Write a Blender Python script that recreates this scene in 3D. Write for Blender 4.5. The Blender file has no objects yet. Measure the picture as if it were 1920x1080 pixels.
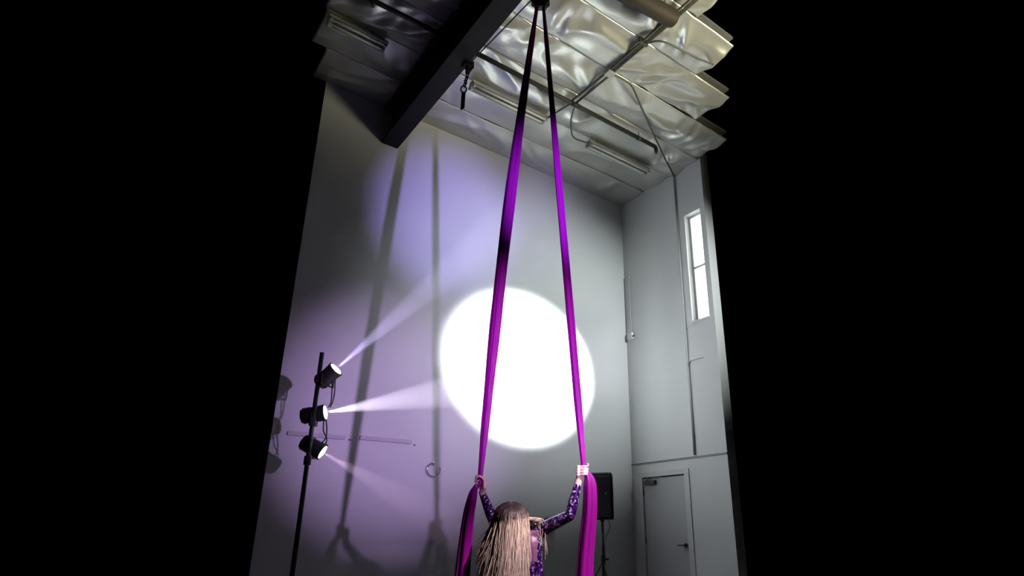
import bpy, bmesh, math, random
from mathutils import Vector, Matrix, noise

random.seed(7)
scene = bpy.context.scene
COL = scene.collection
PI = math.pi

# ------------------------------------------------------------------ camera
W, D, H = 7.40, 7.72, 7.43          # right wall x, back wall y, ceiling z (metres)
CAM = Vector((0.0, 0.0, 1.25))
cam_data = bpy.data.cameras.new('camera')
cam = bpy.data.objects.new('camera', cam_data)
COL.objects.link(cam)
scene.camera = cam
yaw, pitch, roll = math.radians(38.561), math.radians(19.2455), math.radians(-0.6236)
fwd = Vector((math.sin(yaw) * math.cos(pitch), math.cos(yaw) * math.cos(pitch), math.sin(pitch)))
rgt = Vector((math.cos(yaw), -math.sin(yaw), 0))
upv = rgt.cross(fwd)
r2 = rgt * math.cos(roll) + upv * math.sin(roll)
u2 = -rgt * math.sin(roll) + upv * math.cos(roll)
mw = Matrix((r2, u2, -fwd)).transposed().to_4x4()
mw.translation = CAM
cam.matrix_world = mw
cam_data.sensor_fit = 'HORIZONTAL'
cam_data.sensor_width = 36.0
cam_data.lens = 1115.4 * 36.0 / 1920.0
cam_data.shift_x = (960 - 1077.17) / 1920.0
cam_data.shift_y = (601.23 - 540) / 1920.0
cam_data.clip_start = 0.05

# ------------------------------------------------------------------ world, exposure
world = bpy.data.worlds.new('world')
scene.world = world
world.use_nodes = True
world.node_tree.nodes['Background'].inputs[0].default_value = (0, 0, 0, 1)
world.node_tree.nodes['Background'].inputs[1].default_value = 0.0
vs = scene.view_settings
vs.view_transform = 'Standard'
vs.look = 'None'
vs.exposure = 0.0
vs.gamma = 1.0
vs.use_curve_mapping = False


# ------------------------------------------------------------------ big lights
def aim(o, target):
    o.rotation_euler = (Vector(target) - o.location).to_track_quat('-Z', 'Y').to_euler()


def spot(name, loc, target, power, color, half_deg, blend, radius=0.04):
    l = bpy.data.lights.new(name, 'SPOT')
    l.energy = power
    l.color = color
    l.spot_size = math.radians(half_deg * 2)
    l.spot_blend = blend
    l.shadow_soft_size = radius
    o = bpy.data.objects.new(name, l)
    COL.objects.link(o)
    o.location = loc
    aim(o, target)
    return o


def area(name, loc, target, power, color, sx, sy):
    l = bpy.data.lights.new(name, 'AREA')
    l.shape = 'RECTANGLE'
    l.size, l.size_y = sx, sy
    l.energy = power
    l.color = color
    o = bpy.data.objects.new(name, l)
    COL.objects.link(o)
    o.location = loc
    aim(o, target)
    return o


# follow spot at the right behind the camera: the white disc on the back wall
fs_ = spot('follow_spot', (6.9, -0.8, 2.6), (5.14, D, 3.68), 27000, (0.95, 1.0, 0.97), 8.75, 0.5, 0.06)
fs_.scale = (1.12, 1.0, 1.0)
# unseen fill spot added above it for the halo round the disc
sf_ = spot('halo_fill_spot', (6.9, -0.8, 6.3), (5.72, D, 4.4), 2300, (0.93, 1.0, 0.98), 20.0, 1.0, 0.06)
sf_.scale = (1.15, 1.0, 1.0)
# coloured heads on a stand to the right behind the camera
spot('lavender_spot', (2.08, -0.6, 2.15), (3.66, D, 5.82), 4300, (0.46, 0.36, 1.0), 9.2, 1.0, 0.04)
spot('purple_spot', (2.08, -0.6, 2.05), (3.2, D, 2.72), 2400, (0.72, 0.48, 1.0), 14.0, 1.0, 0.04)
# unseen fill spot added high behind the camera to brighten the performer
spot('performer_fill', (3.4, -0.6, 5.4), (2.80, 3.70, 1.28), 4000, (1.0, 0.84, 0.96), 6.0, 0.7, 0.08)
# daylight of unseen windows along the right wall: lamp narrowed and aimed at the ceiling
dl = area('daylight_windows', (7.3, -0.4, 4.4), (5.0, 3.3, H), 55, (1.0, 0.92, 0.62), 2.4, 2.0)
dl.data.spread = math.radians(46)


# ------------------------------------------------------------------ materials
def new_mat(name):
    m = bpy.data.materials.new(name)
    m.use_nodes = True
    nt = m.node_tree
    return m, nt, nt.nodes['Principled BSDF']


def simple(name, col, rough=0.6, metal=0.0, bump=0.0, bscale=60.0, var=0.0, vscale=4.0, emit=None, estr=0.0, sheen=0.0, spec=None):
    m, nt, b = new_mat(name)
    b.inputs['Base Color'].default_value = (*col, 1)
    b.inputs['Roughness'].default_value = rough
    b.inputs['Metallic'].default_value = metal
    if spec is not None:
        b.inputs['Specular IOR Level'].default_value = spec
    if sheen:
        b.inputs['Sheen Weight'].default_value = sheen
    tc = nt.nodes.new('ShaderNodeTexCoord')
    if var:
        n = nt.nodes.new('ShaderNodeTexNoise')
        n.inputs['Scale'].default_value = vscale
        n.inputs['Detail'].default_value = 5
        nt.links.new(tc.outputs['Object'], n.inputs['Vector'])
        r = nt.nodes.new('ShaderNodeValToRGB')
        r.color_ramp.elements[0].position = 0.3
        r.color_ramp.elements[1].position = 0.7
        r.color_ramp.elements[0].color = (*[c * (1 - var) for c in col], 1)
        r.color_ramp.elements[1].color = (*[min(1, c * (1 + var)) for c in col], 1)
        nt.links.new(n.outputs['Fac'], r.inputs['Fac'])
        nt.links.new(r.outputs['Color'], b.inputs['Base Color'])
    if bump:
        n = nt.nodes.new('ShaderNodeTexNoise')
        n.inputs['Scale'].default_value = bscale
        n.inputs['Detail'].default_value = 6
        nt.links.new(tc.outputs['Object'], n.inputs['Vector'])
        bp = nt.nodes.new('ShaderNodeBump')
        bp.inputs['Strength'].default_value = bump
        bp.inputs['Distance'].default_value = 0.02
        nt.links.new(n.outputs['Fac'], bp.inputs['Height'])
        nt.links.new(bp.outputs['Normal'], b.inputs['Normal'])
    if emit:
        b.inputs['Emission Color'].default_value = (*emit, 1)
        b.inputs['Emission Strength'].default_value = estr
    return m


M = {}
M['wall'] = simple('painted_wall', (0.64, 0.66, 0.675), 0.75, bump=0.12, bscale=25, var=0.03, vscale=1.5)


def block_wall():
    m, nt, b = new_mat('painted_block_wall')
    b.inputs['Base Color'].default_value = (0.66, 0.67, 0.67, 1)
    b.inputs['Roughness'].default_value = 0.7
    tc = nt.nodes.new('ShaderNodeTexCoord')
    sep = nt.nodes.new('ShaderNodeSeparateXYZ')
    comb = nt.nodes.new('ShaderNodeCombineXYZ')
    nt.links.new(tc.outputs['Object'], sep.inputs[0])
    nt.links.new(sep.outputs['Y'], comb.inputs['X'])
    nt.links.new(sep.outputs['Z'], comb.inputs['Y'])
    br = nt.nodes.new('ShaderNodeTexBrick')
    br.inputs['Scale'].default_value = 1.0
    br.inputs['Brick Width'].default_value = 0.40
    br.inputs['Row Height'].default_value = 0.20
    br.inputs['Mortar Size'].default_value = 0.008
    br.inputs['Mortar Smooth'].default_value = 0.6
    nt.links.new(comb.outputs[0], br.inputs['Vector'])
    bp = nt.nodes.new('ShaderNodeBump')
    bp.inputs['Strength'].default_value = 0.10
    bp.inputs['Distance'].default_value = 0.01
    bp.invert = True
    nt.links.new(br.outputs['Fac'], bp.inputs['Height'])
    n = nt.nodes.new('ShaderNodeTexNoise')
    n.inputs['Scale'].default_value = 30
    n.inputs['Detail'].default_value = 6
    nt.links.new(tc.outputs['Object'], n.inputs['Vector'])
    bp2 = nt.nodes.new('ShaderNodeBump')
    bp2.inputs['Strength'].default_value = 0.12
    bp2.inputs['Distance'].default_value = 0.02
    nt.links.new(n.outputs['Fac'], bp2.inputs['Height'])
    nt.links.new(bp.outputs['Normal'], bp2.inputs['Normal'])
    nt.links.new(bp2.outputs['Normal'], b.inputs['Normal'])
    return m


M['block'] = block_wall()
M['floor'] = simple('dark_rubber_floor', (0.09, 0.085, 0.09), 0.6, bump=0.1, bscale=80, var=0.2)
M['foil'] = simple('foil_insulation', (0.50, 0.505, 0.475), 0.36, metal=0.55, bump=0.25, bscale=5, var=0.06, vscale=1.2)
M['deck'] = simple('roof_deck', (0.12, 0.12, 0.12), 0.8, var=0.1)
M['steel_dark'] = simple('dark_painted_steel', (0.009, 0.0085, 0.011), 0.6, bump=0.08, bscale=40, var=0.2, spec=0.12)
M['nailer'] = simple('weathered_wood', (0.10, 0.095, 0.09), 0.8, var=0.3, vscale=12)
M['pipe_dark'] = simple('black_iron_pipe', (0.018, 0.018, 0.018), 0.6, bump=0.05, var=0.2)
M['conduit'] = simple('grey_conduit', (0.075, 0.078, 0.072), 0.5, metal=0.3, var=0.1)
M['conduit_wall'] = simple('painted_conduit', (0.46, 0.47, 0.48), 0.55, var=0.05)
M['fixture'] = simple('fixture_enamel', (0.34, 0.35, 0.33), 0.5, var=0.05)
M['tube'] = simple('fluorescent_tube_glass', (0.72, 0.75, 0.72), 0.25)
M['brown'] = simple('dark_brown_sheet_metal', (0.022, 0.015, 0.009), 0.7, var=0.2)
M['black'] = simple('black_plastic', (0.022, 0.022, 0.024), 0.5, bump=0.05, var=0.1)
M['grille'] = simple('speaker_grille', (0.06, 0.06, 0.066), 0.7, bump=0.6, bscale=400)
M['rubber'] = simple('rubber', (0.012, 0.012, 0.012), 0.8, var=0.1)
M['chrome'] = simple('chrome', (0.75, 0.75, 0.78), 0.15, metal=1.0)
M['silver'] = simple('silver_dot', (0.7, 0.7, 0.72), 0.3, metal=0.7)
M['door'] = simple('painted_door', (0.42, 0.42, 0.44), 0.38, var=0.05, vscale=1.5, bump=0.05, bscale=10)
M['doorframe'] = simple('painted_door_frame', (0.56, 0.56, 0.57), 0.5, var=0.03)
M['gap'] = simple('dark_gasket', (0.05, 0.05, 0.055), 0.8, var=0.1)
M['bronze'] = simple('dull_metal', (0.09, 0.085, 0.085), 0.4, metal=0.6, var=0.1)
M['joint_shadow'] = simple('joint_shadow_grey', (0.22, 0.22, 0.23), 0.7, var=0.05)  # joint shadow on the right wall, put in as dark grey
M['rail'] = simple('wall_rail_paint', (0.50, 0.48, 0.52), 0.6, var=0.05)
M['whiteframe'] = simple('white_window_frame', (0.75, 0.77, 0.76), 0.5, var=0.03)
M['daypane'] = simple('daylit_glass', (0.8, 0.85, 0.85), 0.2, emit=(0.95, 1.0, 0.97), estr=2.2)
M['lens'] = simple('lit_lens', (0.9, 0.9, 0.95), 0.2, emit=(0.93, 0.9, 1.0), estr=14.0)
M['skin'] = simple('skin', (0.62, 0.40, 0.34), 0.5, bump=0.05, bscale=200, var=0.05, vscale=20)
M['lip'] = simple('lips', (0.45, 0.12, 0.13), 0.4)
M['eye'] = simple('eye_white', (0.8, 0.8, 0.8), 0.2)
M['iris'] = simple('iris', (0.05, 0.08, 0.12), 0.2)


def silk_mat():
    m, nt, b = new_mat('purple_silk')
    b.inputs['Base Color'].default_value = (0.25, 0.001, 0.20, 1)
    b.inputs['Roughness'].default_value = 0.5
    b.inputs['Sheen Weight'].default_value = 0.3
    b.inputs['Sheen Tint'].default_value = (0.8, 0.1, 1, 1)
    b.inputs['Specular IOR Level'].default_value = 0.2
    tc = nt.nodes.new('ShaderNodeTexCoord')
    w = nt.nodes.new('ShaderNodeTexNoise')
    mp = nt.nodes.new('ShaderNodeMapping')
    mp.inputs['Scale'].default_value = (90, 90, 3)
    nt.links.new(tc.outputs['Object'], mp.inputs['Vector'])
    nt.links.new(mp.outputs['Vector'], w.inputs['Vector'])
    w.inputs['Scale'].default_value = 1.0
    bp = nt.nodes.new('ShaderNodeBump')
    bp.inputs['Strength'].default_value = 0.4
    bp.inputs['Distance'].default_value = 0.01
    nt.links.new(w.outputs['Fac'], bp.inputs['Height'])
    nt.links.new(bp.outputs['Normal'], b.inputs['Normal'])
    tr = nt.nodes.new('ShaderNodeBsdfTranslucent')
    tr.inputs['Color'].default_value = (0.25, 0.001, 0.20, 1)
    mx = nt.nodes.new('ShaderNodeMixShader')
    mx.inputs[0].default_value = 0.22
    out = nt.nodes['Material Output']
    nt.links.new(b.outputs[0], mx.inputs[1])
    nt.links.new(tr.outputs[0], mx.inputs[2])
    nt.links.new(mx.outputs[0], out.inputs['Surface'])
    return m


M['silk'] = silk_mat()


def sequin_mat():
    m, nt, b = new_mat('purple_sequin_fabric')
    tc = nt.nodes.new('ShaderNodeTexCoord')
    v = nt.nodes.new('ShaderNodeTexVoronoi')
    v.inputs['Scale'].default_value = 80
    nt.links.new(tc.outputs['Object'], v.inputs['Vector'])
    r = nt.nodes.new('ShaderNodeValToRGB')
    e = r.color_ramp.elements
    e[0].position, e[0].color = 0.0, (0.012, 0.003, 0.03, 1)
    e[1].position, e[1].color = 0.5, (0.03, 0.005, 0.075, 1)
    k = e.new(0.78); k.color = (0.12, 0.015, 0.27, 1)
    k = e.new(0.9); k.color = (0.45, 0.22, 0.55, 1)
    k = e.new(0.96); k.color = (0.75, 0.60, 0.85, 1)
    sp = nt.nodes.new('ShaderNodeSeparateColor')
    nt.links.new(v.outputs['Color'], sp.inputs[0])
    nt.links.new(sp.outputs[0], r.inputs['Fac'])
    nt.links.new(r.outputs['Color'], b.inputs['Base Color'])
    b.inputs['Metallic'].default_value = 0.55
    b.inputs['Roughness'].default_value = 0.28
    bp = nt.nodes.new('ShaderNodeBump')
    bp.inputs['Strength'].default_value = 0.6
    bp.inputs['Distance'].default_value = 0.01
    nt.links.new(sp.outputs[1], bp.inputs['Height'])
    nt.links.new(bp.outputs['Normal'], b.inputs['Normal'])
    return m


M['sequin'] = sequin_mat()
M['mesh'] = simple('sheer_purple_mesh', (0.17, 0.065, 0.13), 0.45, var=0.25, vscale=18)


def hair_mat():
    m, nt, b = new_mat('blonde_hair_dark_roots')
    at = nt.nodes.new('ShaderNodeAttribute')
    at.attribute_name = 'along'
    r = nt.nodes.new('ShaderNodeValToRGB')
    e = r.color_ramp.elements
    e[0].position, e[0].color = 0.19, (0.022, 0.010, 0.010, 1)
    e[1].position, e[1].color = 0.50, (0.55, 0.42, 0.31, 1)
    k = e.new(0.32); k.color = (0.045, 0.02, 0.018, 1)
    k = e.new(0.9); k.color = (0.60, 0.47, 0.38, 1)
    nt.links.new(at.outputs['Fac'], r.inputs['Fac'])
    at2 = nt.nodes.new('ShaderNodeAttribute')
    at2.attribute_name = 'lock'
    mx = nt.nodes.new('ShaderNodeMix')
    mx.data_type = 'RGBA'
    mx.blend_type = 'MULTIPLY'
    mx.inputs[0].default_value = 1.0
    r2_ = nt.nodes.new('ShaderNodeValToRGB')
    r2_.color_ramp.elements[0].color = (0.55, 0.5, 0.5, 1)
    r2_.color_ramp.elements[1].color = (1, 1, 1, 1)
    nt.links.new(at2.outputs['Fac'], r2_.inputs['Fac'])
    nt.links.new(r.outputs['Color'], mx.inputs[6])
    nt.links.new(r2_.outputs['Color'], mx.inputs[7])
    nt.links.new(mx.outputs[2], b.inputs['Base Color'])
    b.inputs['Roughness'].default_value = 0.45
    return m


M['hair'] = hair_mat()


# ------------------------------------------------------------------ mesh helpers
class MB:
    """collects shapes; build() links them as one mesh object"""

    def __init__(self):
        self.v, self.f = [], []

    def add(self, verts, faces):
        o = len(self.v)
        self.v += [tuple(p) for p in verts]
        self.f += [tuple(i + o for i in f) for f in faces]
        return self

    def box(self, a, b):
        x0, y0, z0 = [min(a[i], b[i]) for i in range(3)]
        x1, y1, z1 = [max(a[i], b[i]) for i in range(3)]
        vs_ = [(x0, y0, z0), (x1, y0, z0), (x1, y1, z0), (x0, y1, z0), (x0, y0, z1), (x1, y0, z1), (x1, y1, z1), (x0, y1, z1)]
        return self.add(vs_, [(3, 2, 1, 0), (4, 5, 6, 7), (0, 1, 5, 4), (1, 2, 6, 5), (2, 3, 7, 6), (3, 0, 4, 7)])

    def tube(self, pts, r, n=10, closed=False):
        pts = [Vector(p) for p in pts]
        N = len(pts)
        rr = r if isinstance(r, (list, tuple)) else [r] * N
        up = None
        rings = []
        for i, p in enumerate(pts):
            if closed:
                t = pts[(i + 1) % N] - pts[i - 1]
            else:
                t = pts[min(i + 1, N - 1)] - pts[max(i - 1, 0)]
            t.normalize()
            if up is None:
                up = Vector((0, 0, 1)) if abs(t.z) < 0.9 else Vector((1, 0, 0))
            s = t.cross(up).normalized()
            up = s.cross(t).normalized()
            rings.append([p + (s * math.cos(2 * PI * k / n) + up * math.sin(2 * PI * k / n)) * rr[i] for k in range(n)])
        vs_ = [q for g in rings for q in g]
        fs = []
        for i in range(N if closed else N - 1):
            j = (i + 1) % N
            for k in range(n):
                fs.append((i * n + k, i * n + (k + 1) % n, j * n + (k + 1) % n, j * n + k))
        if not closed:
            fs.append(tuple(reversed(range(n))))
            fs.append(tuple((N - 1) * n + k for k in range(n)))
        return self.add(vs_, fs)

    def cyl(self, a, b, r, n=16, r2=None):
        return self.tube([a, b], [r, r if r2 is None else r2], n)

    def lathe(self, prof, origin, axis, n=24):
        """prof: list of (distance along axis, radius)"""
        ax = Vector(axis).normalized()
        s = ax.orthogonal().normalized()
        t = ax.cross(s)
        o = Vector(origin)
        vs_ = []
        for d, r in prof:
            for k in range(n):
                a = 2 * PI * k / n
                vs_.append(o + ax * d + (s * math.cos(a) + t * math.sin(a)) * r)
        fs = []
        for i in range(len(prof) - 1):
            for k in range(n):
                fs.append((i * n + k, i * n + (k + 1) % n, (i + 1) * n + (k + 1) % n, (i + 1) * n + k))
        fs.append(tuple(reversed(range(n))))
        fs.append(tuple((len(prof) - 1) * n + k for k in range(n)))
        return self.add(vs_, fs)

    def ellipsoid(self, c, ax3, n=16, m=10):
        """ax3: three scaled axes"""
        c = Vector(c)
        A, B, C_ = [Vector(a) for a in ax3]
        vs_ = [c + C_]
        for i in range(1, m):
            ph = PI * i / m
            for k in range(n):
                th = 2 * PI * k / n
                vs_.append(c + C_ * math.cos(ph) + (A * math.cos(th) + B * math.sin(th)) * math.sin(ph))
        vs_.append(c - C_)
        fs = [(0, 1 + k, 1 + (k + 1) % n) for k in range(n)]
        for i in range(m - 2):
            for k in range(n):
                a0 = 1 + i * n
                fs.append((a0 + k, a0 + n + k, a0 + n + (k + 1) % n, a0 + (k + 1) % n))
        last = 1 + (m - 2) * n
        fs += [(last + k, len(vs_) - 1, last + (k + 1) % n) for k in range(n)]
        return self.add(vs_, fs)

    def capsule(self, a, b, ra, rb, n=14):
        a, b = Vector(a), Vector(b)
        d = (b - a)
        L = d.length
        ax = d.normalized() if L > 1e-6 else Vector((0, 0, 1))
        prof = []
        for i in range(6):
            t = PI / 2 * i / 5
            prof.append((-ra * math.cos(t), max(1e-4, ra * math.sin(t))))
        for i in range(6):
            t = PI / 2 * i / 5
            prof.append((L + rb * math.sin(t), max(1e-4, rb * math.cos(t))))
        return self.lathe(prof, a, ax, n)

    def build(self, name, mat, parent=None, smooth=False, bevel=0.0, seg=2):
        base = Vector(parent.get('_o', (0, 0, 0))) if parent is not None else Vector((0, 0, 0))
        me = bpy.data.meshes.new(name)
        me.from_pydata([tuple(Vector(p) - base) for p in self.v], [], self.f)
        bm = bmesh.new()
        bm.from_mesh(me)
        bmesh.ops.recalc_face_normals(bm, faces=bm.faces)
        if bevel:
            bmesh.ops.bevel(bm, geom=[e for e in bm.edges if e.is_manifold and e.calc_face_angle(0) > 0.6], offset=bevel, segments=seg, profile=0.6, affect='EDGES')
        bm.to_mesh(me)
        bm.free()
        o = bpy.data.objects.new(name, me)
        COL.objects.link(o)
        if mat:
            me.materials.append(M[mat] if isinstance(mat, str) else mat)
        if smooth:
            for p in me.polygons:
                p.use_smooth = True
        if parent is not None:
            o.parent = parent
            o['_o'] = tuple(base)
        return o


TOPS = []


def tag(o, label, cat, group=None):
    o['label'] = label
    o['category'] = cat
    if group:
        o['group'] = group
    return o


def thing(name, loc, label, cat, group=None):
    o = bpy.data.objects.new(name, None)
    COL.objects.link(o)
    o.location = loc
    o['_o'] = tuple(loc)
    o.empty_display_size = 0.1
    return tag(o, label, cat, group)


def struct(o, label=None):
    o['kind'] = 'structure'
    if label:
        o['label'] = label
    return o


def smoothpath(pts, k=8):
    """Catmull-Rom through the points"""
    P = [Vector(p) for p in pts]
    P = [P[0] * 2 - P[1]] + P + [P[-1] * 2 - P[-2]]
    out = []
    for i in range(1, len(P) - 2):
        for j in range(k):
            t = j / k
            a, b, c, d = P[i - 1], P[i], P[i + 1], P[i + 2]
            out.append(0.5 * ((2 * b) + (c - a) * t + (2 * a - 5 * b + 4 * c - d) * t * t + (3 * b - a - 3 * c + d) * t ** 3))
    out.append(P[-2])
    return out


# ------------------------------------------------------------------ room shell
XL = 1.58        # the back wall is modelled from here to the corner
YR = 5.66        # the right wall is modelled from here to the corner
o = MB().box((-3.5, -3.5, -0.1), (W + 0.2, D + 0.2, 0.0)).build('floor', 'floor')
struct(o, 'dark studio floor')
o = MB().box((XL, D, 0), (W + 0.2, D + 0.2, 7.6)).build('wall_back', 'wall')
struct(o, 'white painted back wall with the white spotlight disc')

DY0, DY1, DZ = 6.53, 7.47, 2.05          # door leaf
FY0, FY1, FZ = 6.43, 7.575, 2.13         # frame outside
WY0, WY1, WZ0, WZ1 = 5.76, 6.12, 4.49, 6.48         # window opening
wr = MB()
wr.box((W, FY1, 0), (W + 0.2, D, 7.6))
wr.box((W, WY1, FZ), (W + 0.2, FY1, 7.6))
wr.box((W, WY1, 0), (W + 0.2, FY0, FZ))
wr.box((W, WY0, 0), (W + 0.2, WY1, WZ0))
wr.box((W, WY0, WZ1), (W + 0.2, WY1, 7.6))
wr.box((W, YR, 0), (W + 0.2, WY0, 7.6))
o = wr.build('wall_right', 'block')
struct(o, 'white painted block wall with the door and the high window')

# foil insulation ceiling: sheets between seams, each modelled only as far as the room is built
ceil_ext = [  # y0, y1, x0, x1
    (7.07, 7.72, 1.38, 7.40), (6.39, 7.07, 1.18, 7.40), (5.70, 6.39, 1.15, 7.40), (5.01, 5.70, 1.15, 7.33),
    (4.33, 5.01, 1.15, 6.52), (3.65, 4.33, 1.15, 5.74), (2.97, 3.65, 1.15, 4.98), (2.29, 2.97, 1.15, 4.30)]
cm = MB()
for y0, y1, x0, x1 in ceil_ext:
    cm.box((x0, y0, 7.56), (x1, y1, 7.60))
ceiling = cm.build('ceiling', 'deck')
struct(ceiling, 'ceiling lined with wrinkled silver-white foil insulation')


def sheet_z(x, y, y0, y1, k):
    t = (y - y0) / (y1 - y0)
    sag = math.sin(PI * t) ** 1.5
    if y0 > 7.0:
        base = 7.445 - 0.006 * sag
    else:
        base = 7.450 - 0.014 * sag
    q = Vector((x * 0.8 + k * 3.1, y * 1.3, k * 1.7))
    big = noise.noise(q) * 0.05
    # ridged creases running aslant
    w = noise.noise(Vector((x * 0.7, y * 1.1, 4.0 + k))) * 0.9
    a = x * 0.75 + y * 1.25 + w
    b = x * 1.35 - y * 0.7 + w * 1.4
    c1 = abs(noise.noise(Vector((a * 1.5, b * 0.6, 9.0 + k * 0.7))))
    c2 = abs(noise.noise(Vector((b * 2.0, a * 0.8, 21.0 + k * 0.7))))
    c3 = noise.noise(Vector((x * 7, y * 7, k)))
    amp = 0.5 if y0 > 6.3 else 1.0
    z = base + amp * ((sag * 0.75 + 0.25) * (big - 0.15 * (0.42 - c1) - 0.09 * (0.38 - c2)) + 0.002 * c3)
    return min(z, 7.55)


for k, (y0, y1, x0, x1) in enumerate(ceil_ext):
    nx = int((x1 - x0) / 0.03)
    ny = 24
    m = MB()
    vv = []
    for j in range(ny + 1):
        y = y0 + (y1 - y0) * j / ny
        for i in range(nx + 1):
            x = x0 + (x1 - x0) * i / nx
            vv.append((x, y, sheet_z(x, y, y0, y1, k)))
    ff = [(j * (nx + 1) + i, (j + 1) * (nx + 1) + i, (j + 1) * (nx + 1) + i + 1, j * (nx + 1) + i + 1) for j in range(ny) for i in range(nx)]
    m.add(vv, ff)
    s = m.build('insulation_sheet', 'foil', ceiling, smooth=True)
    md = s.modifiers.new('thick', 'SOLIDIFY')
    md.thickness = 0.006
# seam strips where two sheets meet
for k in range(len(ceil_ext) - 1):
    yy = ceil_ext[k][0]
    x1 = ceil_ext[k + 1][3]
    MB().box((1.15, yy - 0.004, 7.46), (x1, yy + 0.004, 7.48)).build('seam', 'conduit', ceiling)

# ledge line on the right wall: dark strip stands for the joint's shadow
o = MB().box((W - 0.012, YR, 2.275), (W, D, 2.30)).build('joint_shadow_1', 'joint_shadow')
struct(o, 'thin grey ledge line standing for the joint shadow above the door')

# ------------------------------------------------------------------ door
door = bpy.data.objects.new('door_1', None)
COL.objects.link(door)
door.location = (W, 7.0, 0)
door['_o'] = (W, 7.0, 0)
struct(door, 'grey painted door with a closer and lever handle')
fr = MB()
fr.box((W - 0.015, DY1, 0), (W + 0.12, FY1, FZ)).box((W - 0.015, FY0, 0), (W + 0.12, DY0, FZ)).box((W - 0.015, DY0, DZ), (W + 0.12, DY1, FZ))
fr.build('door_frame', 'doorframe', door)
MB().box((W + 0.055, DY0, 0.0), (W + 0.12, DY1, DZ)).build('door_stop', 'gap', door)
leaf = MB().box((W + 0.012, DY0 + 0.012, 0.01), (W + 0.055, DY1 - 0.014, DZ - 0.02)).build('door_leaf', 'door', door)
cl = MB().box((W - 0.050, 7.16, 1.935), (W + 0.012, 7.42, 1.995)).build('door_closer', 'bronze', door, bevel=0.008)
MB().tube([(W - 0.03, 7.36, 2.005), (W - 0.09, 7.18, 2.012), (W - 0.02, 7.02, 2.03)], 0.010, 6).build('closer_arm', 'bronze', cl)
hd = MB().cyl((W + 0.012, 6.60, 0.99), (W - 0.012, 6.60, 0.99), 0.028).build('door_handle', 'bronze', door)
MB().tube([(W - 0.01, 6.60, 0.99), (W - 0.05, 6.60, 0.99), (W - 0.055, 6.64, 0.99), (W - 0.055, 6.72, 0.985)], 0.011, 8).build('lever', 'bronze', hd)
for zz in (1.8, 1.05, 0.25):
    MB().cyl((W + 0.005, DY1 - 0.008, zz - 0.05), (W + 0.005, DY1 - 0.008, zz + 0.05), 0.008, 8).build('hinge', 'bronze', door)

# ------------------------------------------------------------------ window
win = bpy.data.objects.new('window_1', None)
COL.objects.link(win)
win.location = (W + 0.1, 5.92, WZ0)
win['_o'] = (W + 0.1, 5.92, WZ0)
struct(win, 'tall daylit window high in the right wall')
wf = MB()
wf.box((W + 0.11, WY1 - 0.04, WZ0), (W + 0.16, WY1, WZ1)).box((W + 0.11, WY0, WZ0), (W + 0.16, WY0 + 0.04, WZ1))
wf.box((W + 0.11, WY0 + 0.04, WZ1 - 0.04), (W + 0.16, WY1 - 0.04, WZ1)).box((W + 0.11, WY0 + 0.04, WZ0), (W + 0.16, WY1 - 0.04, WZ0 + 0.04))
wf.build('window_frame', 'whiteframe', win)
MB().box((W + 0.11, WY0 + 0.04, 5.46), (W + 0.155, WY1 - 0.04, 5.50)).build('glazing_bar', 'whiteframe', win)
MB().box((W + 0.13, WY0 + 0.04, WZ0 + 0.04), (W + 0.14, WY1 - 0.04, 5.46)).build('pane', 'daypane', win)
MB().box((W + 0.13, WY0 + 0.04, 5.50), (W + 0.14, WY1 - 0.04, WZ1 - 0.04)).build('pane', 'daypane', win)
MB().box((W - 0.02, WY0 - 0.02, WZ0 - 0.03), (W + 0.11, WY1 + 0.02, WZ0)).build('window_sill', 'whiteframe', win)

# ------------------------------------------------------------------ steel beam
BX0, BX1, BZ0, BZ1 = 2.465, 2.72, 6.77, 7.375
bmx = (BX0 + BX1) / 2
beam = thing('steel_beam', (bmx, 5.1, BZ0), 'dark steel I-beam running under the ceiling to the back wall', 'beam')
BY0 = 2.35
MB().box((BX0, BY0, BZ0), (BX1, D, BZ0 + 0.022)).build('bottom_flange', 'steel_dark', beam)
MB().box((BX0, BY0, BZ1 - 0.022), (BX1, D, BZ1)).build('top_flange', 'steel_dark', beam)
MB().box((bmx - 0.008, BY0, BZ0 + 0.022), (bmx + 0.008, D, BZ1 - 0.022)).build('web', 'steel_dark', beam)
MB().box((BX0 - 0.02, BY0, BZ1), (BX1 + 0.02, D, BZ1 + 0.055)).build('nailer', 'nailer', beam)

# ------------------------------------------------------------------ pipes and conduits on the ceiling
PZ, PY = 7.30, 5.775
pp = thing('sprinkler_pipe', (4.4, PY, PZ), 'black sprinkler pipe running across the ceiling from the beam', 'pipe')
MB().cyl((bmx + 0.01, PY, PZ), (6.37, PY, PZ), 0.034, 14).build('pipe_run', 'pipe_dark', pp, smooth=True)
MB().cyl((4.58, PY, PZ), (4.74, PY, PZ), 0.038, 14).build('coupling', 'pipe_dark', pp, smooth=True)
MB().cyl((5.98, PY, PZ - 0.005), (6.02, PY, PZ - 0.005), 0.04, 14).build('hanger_ring', 'conduit', pp)
MB().cyl((6.0, PY, PZ + 0.03), (6.0, PY, 7.45), 0.006, 8).build('hanger_rod', 'conduit', pp)
el = MB().tube(smoothpath([(6.34, PY, PZ), (6.385, PY, PZ - 0.005), (6.40, PY, PZ - 0.05), (6.40, PY, PZ - 0.09)], 4), 0.031, 12).build('elbow', 'pipe_dark', pp, smooth=True)
MB().lathe([(0, 0.014), (0.03, 0.012), (0.032, 0.022), (0.036, 0.022)], (6.40, PY, PZ - 0.09), (0, 0, -1), 12).build('sprinkler_head', 'bronze', el)
p2 = thing('sprinkler_pipe', (1.9, PY, PZ), 'black sprinkler pipe left of the beam in the dark ceiling bay', 'pipe')
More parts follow.
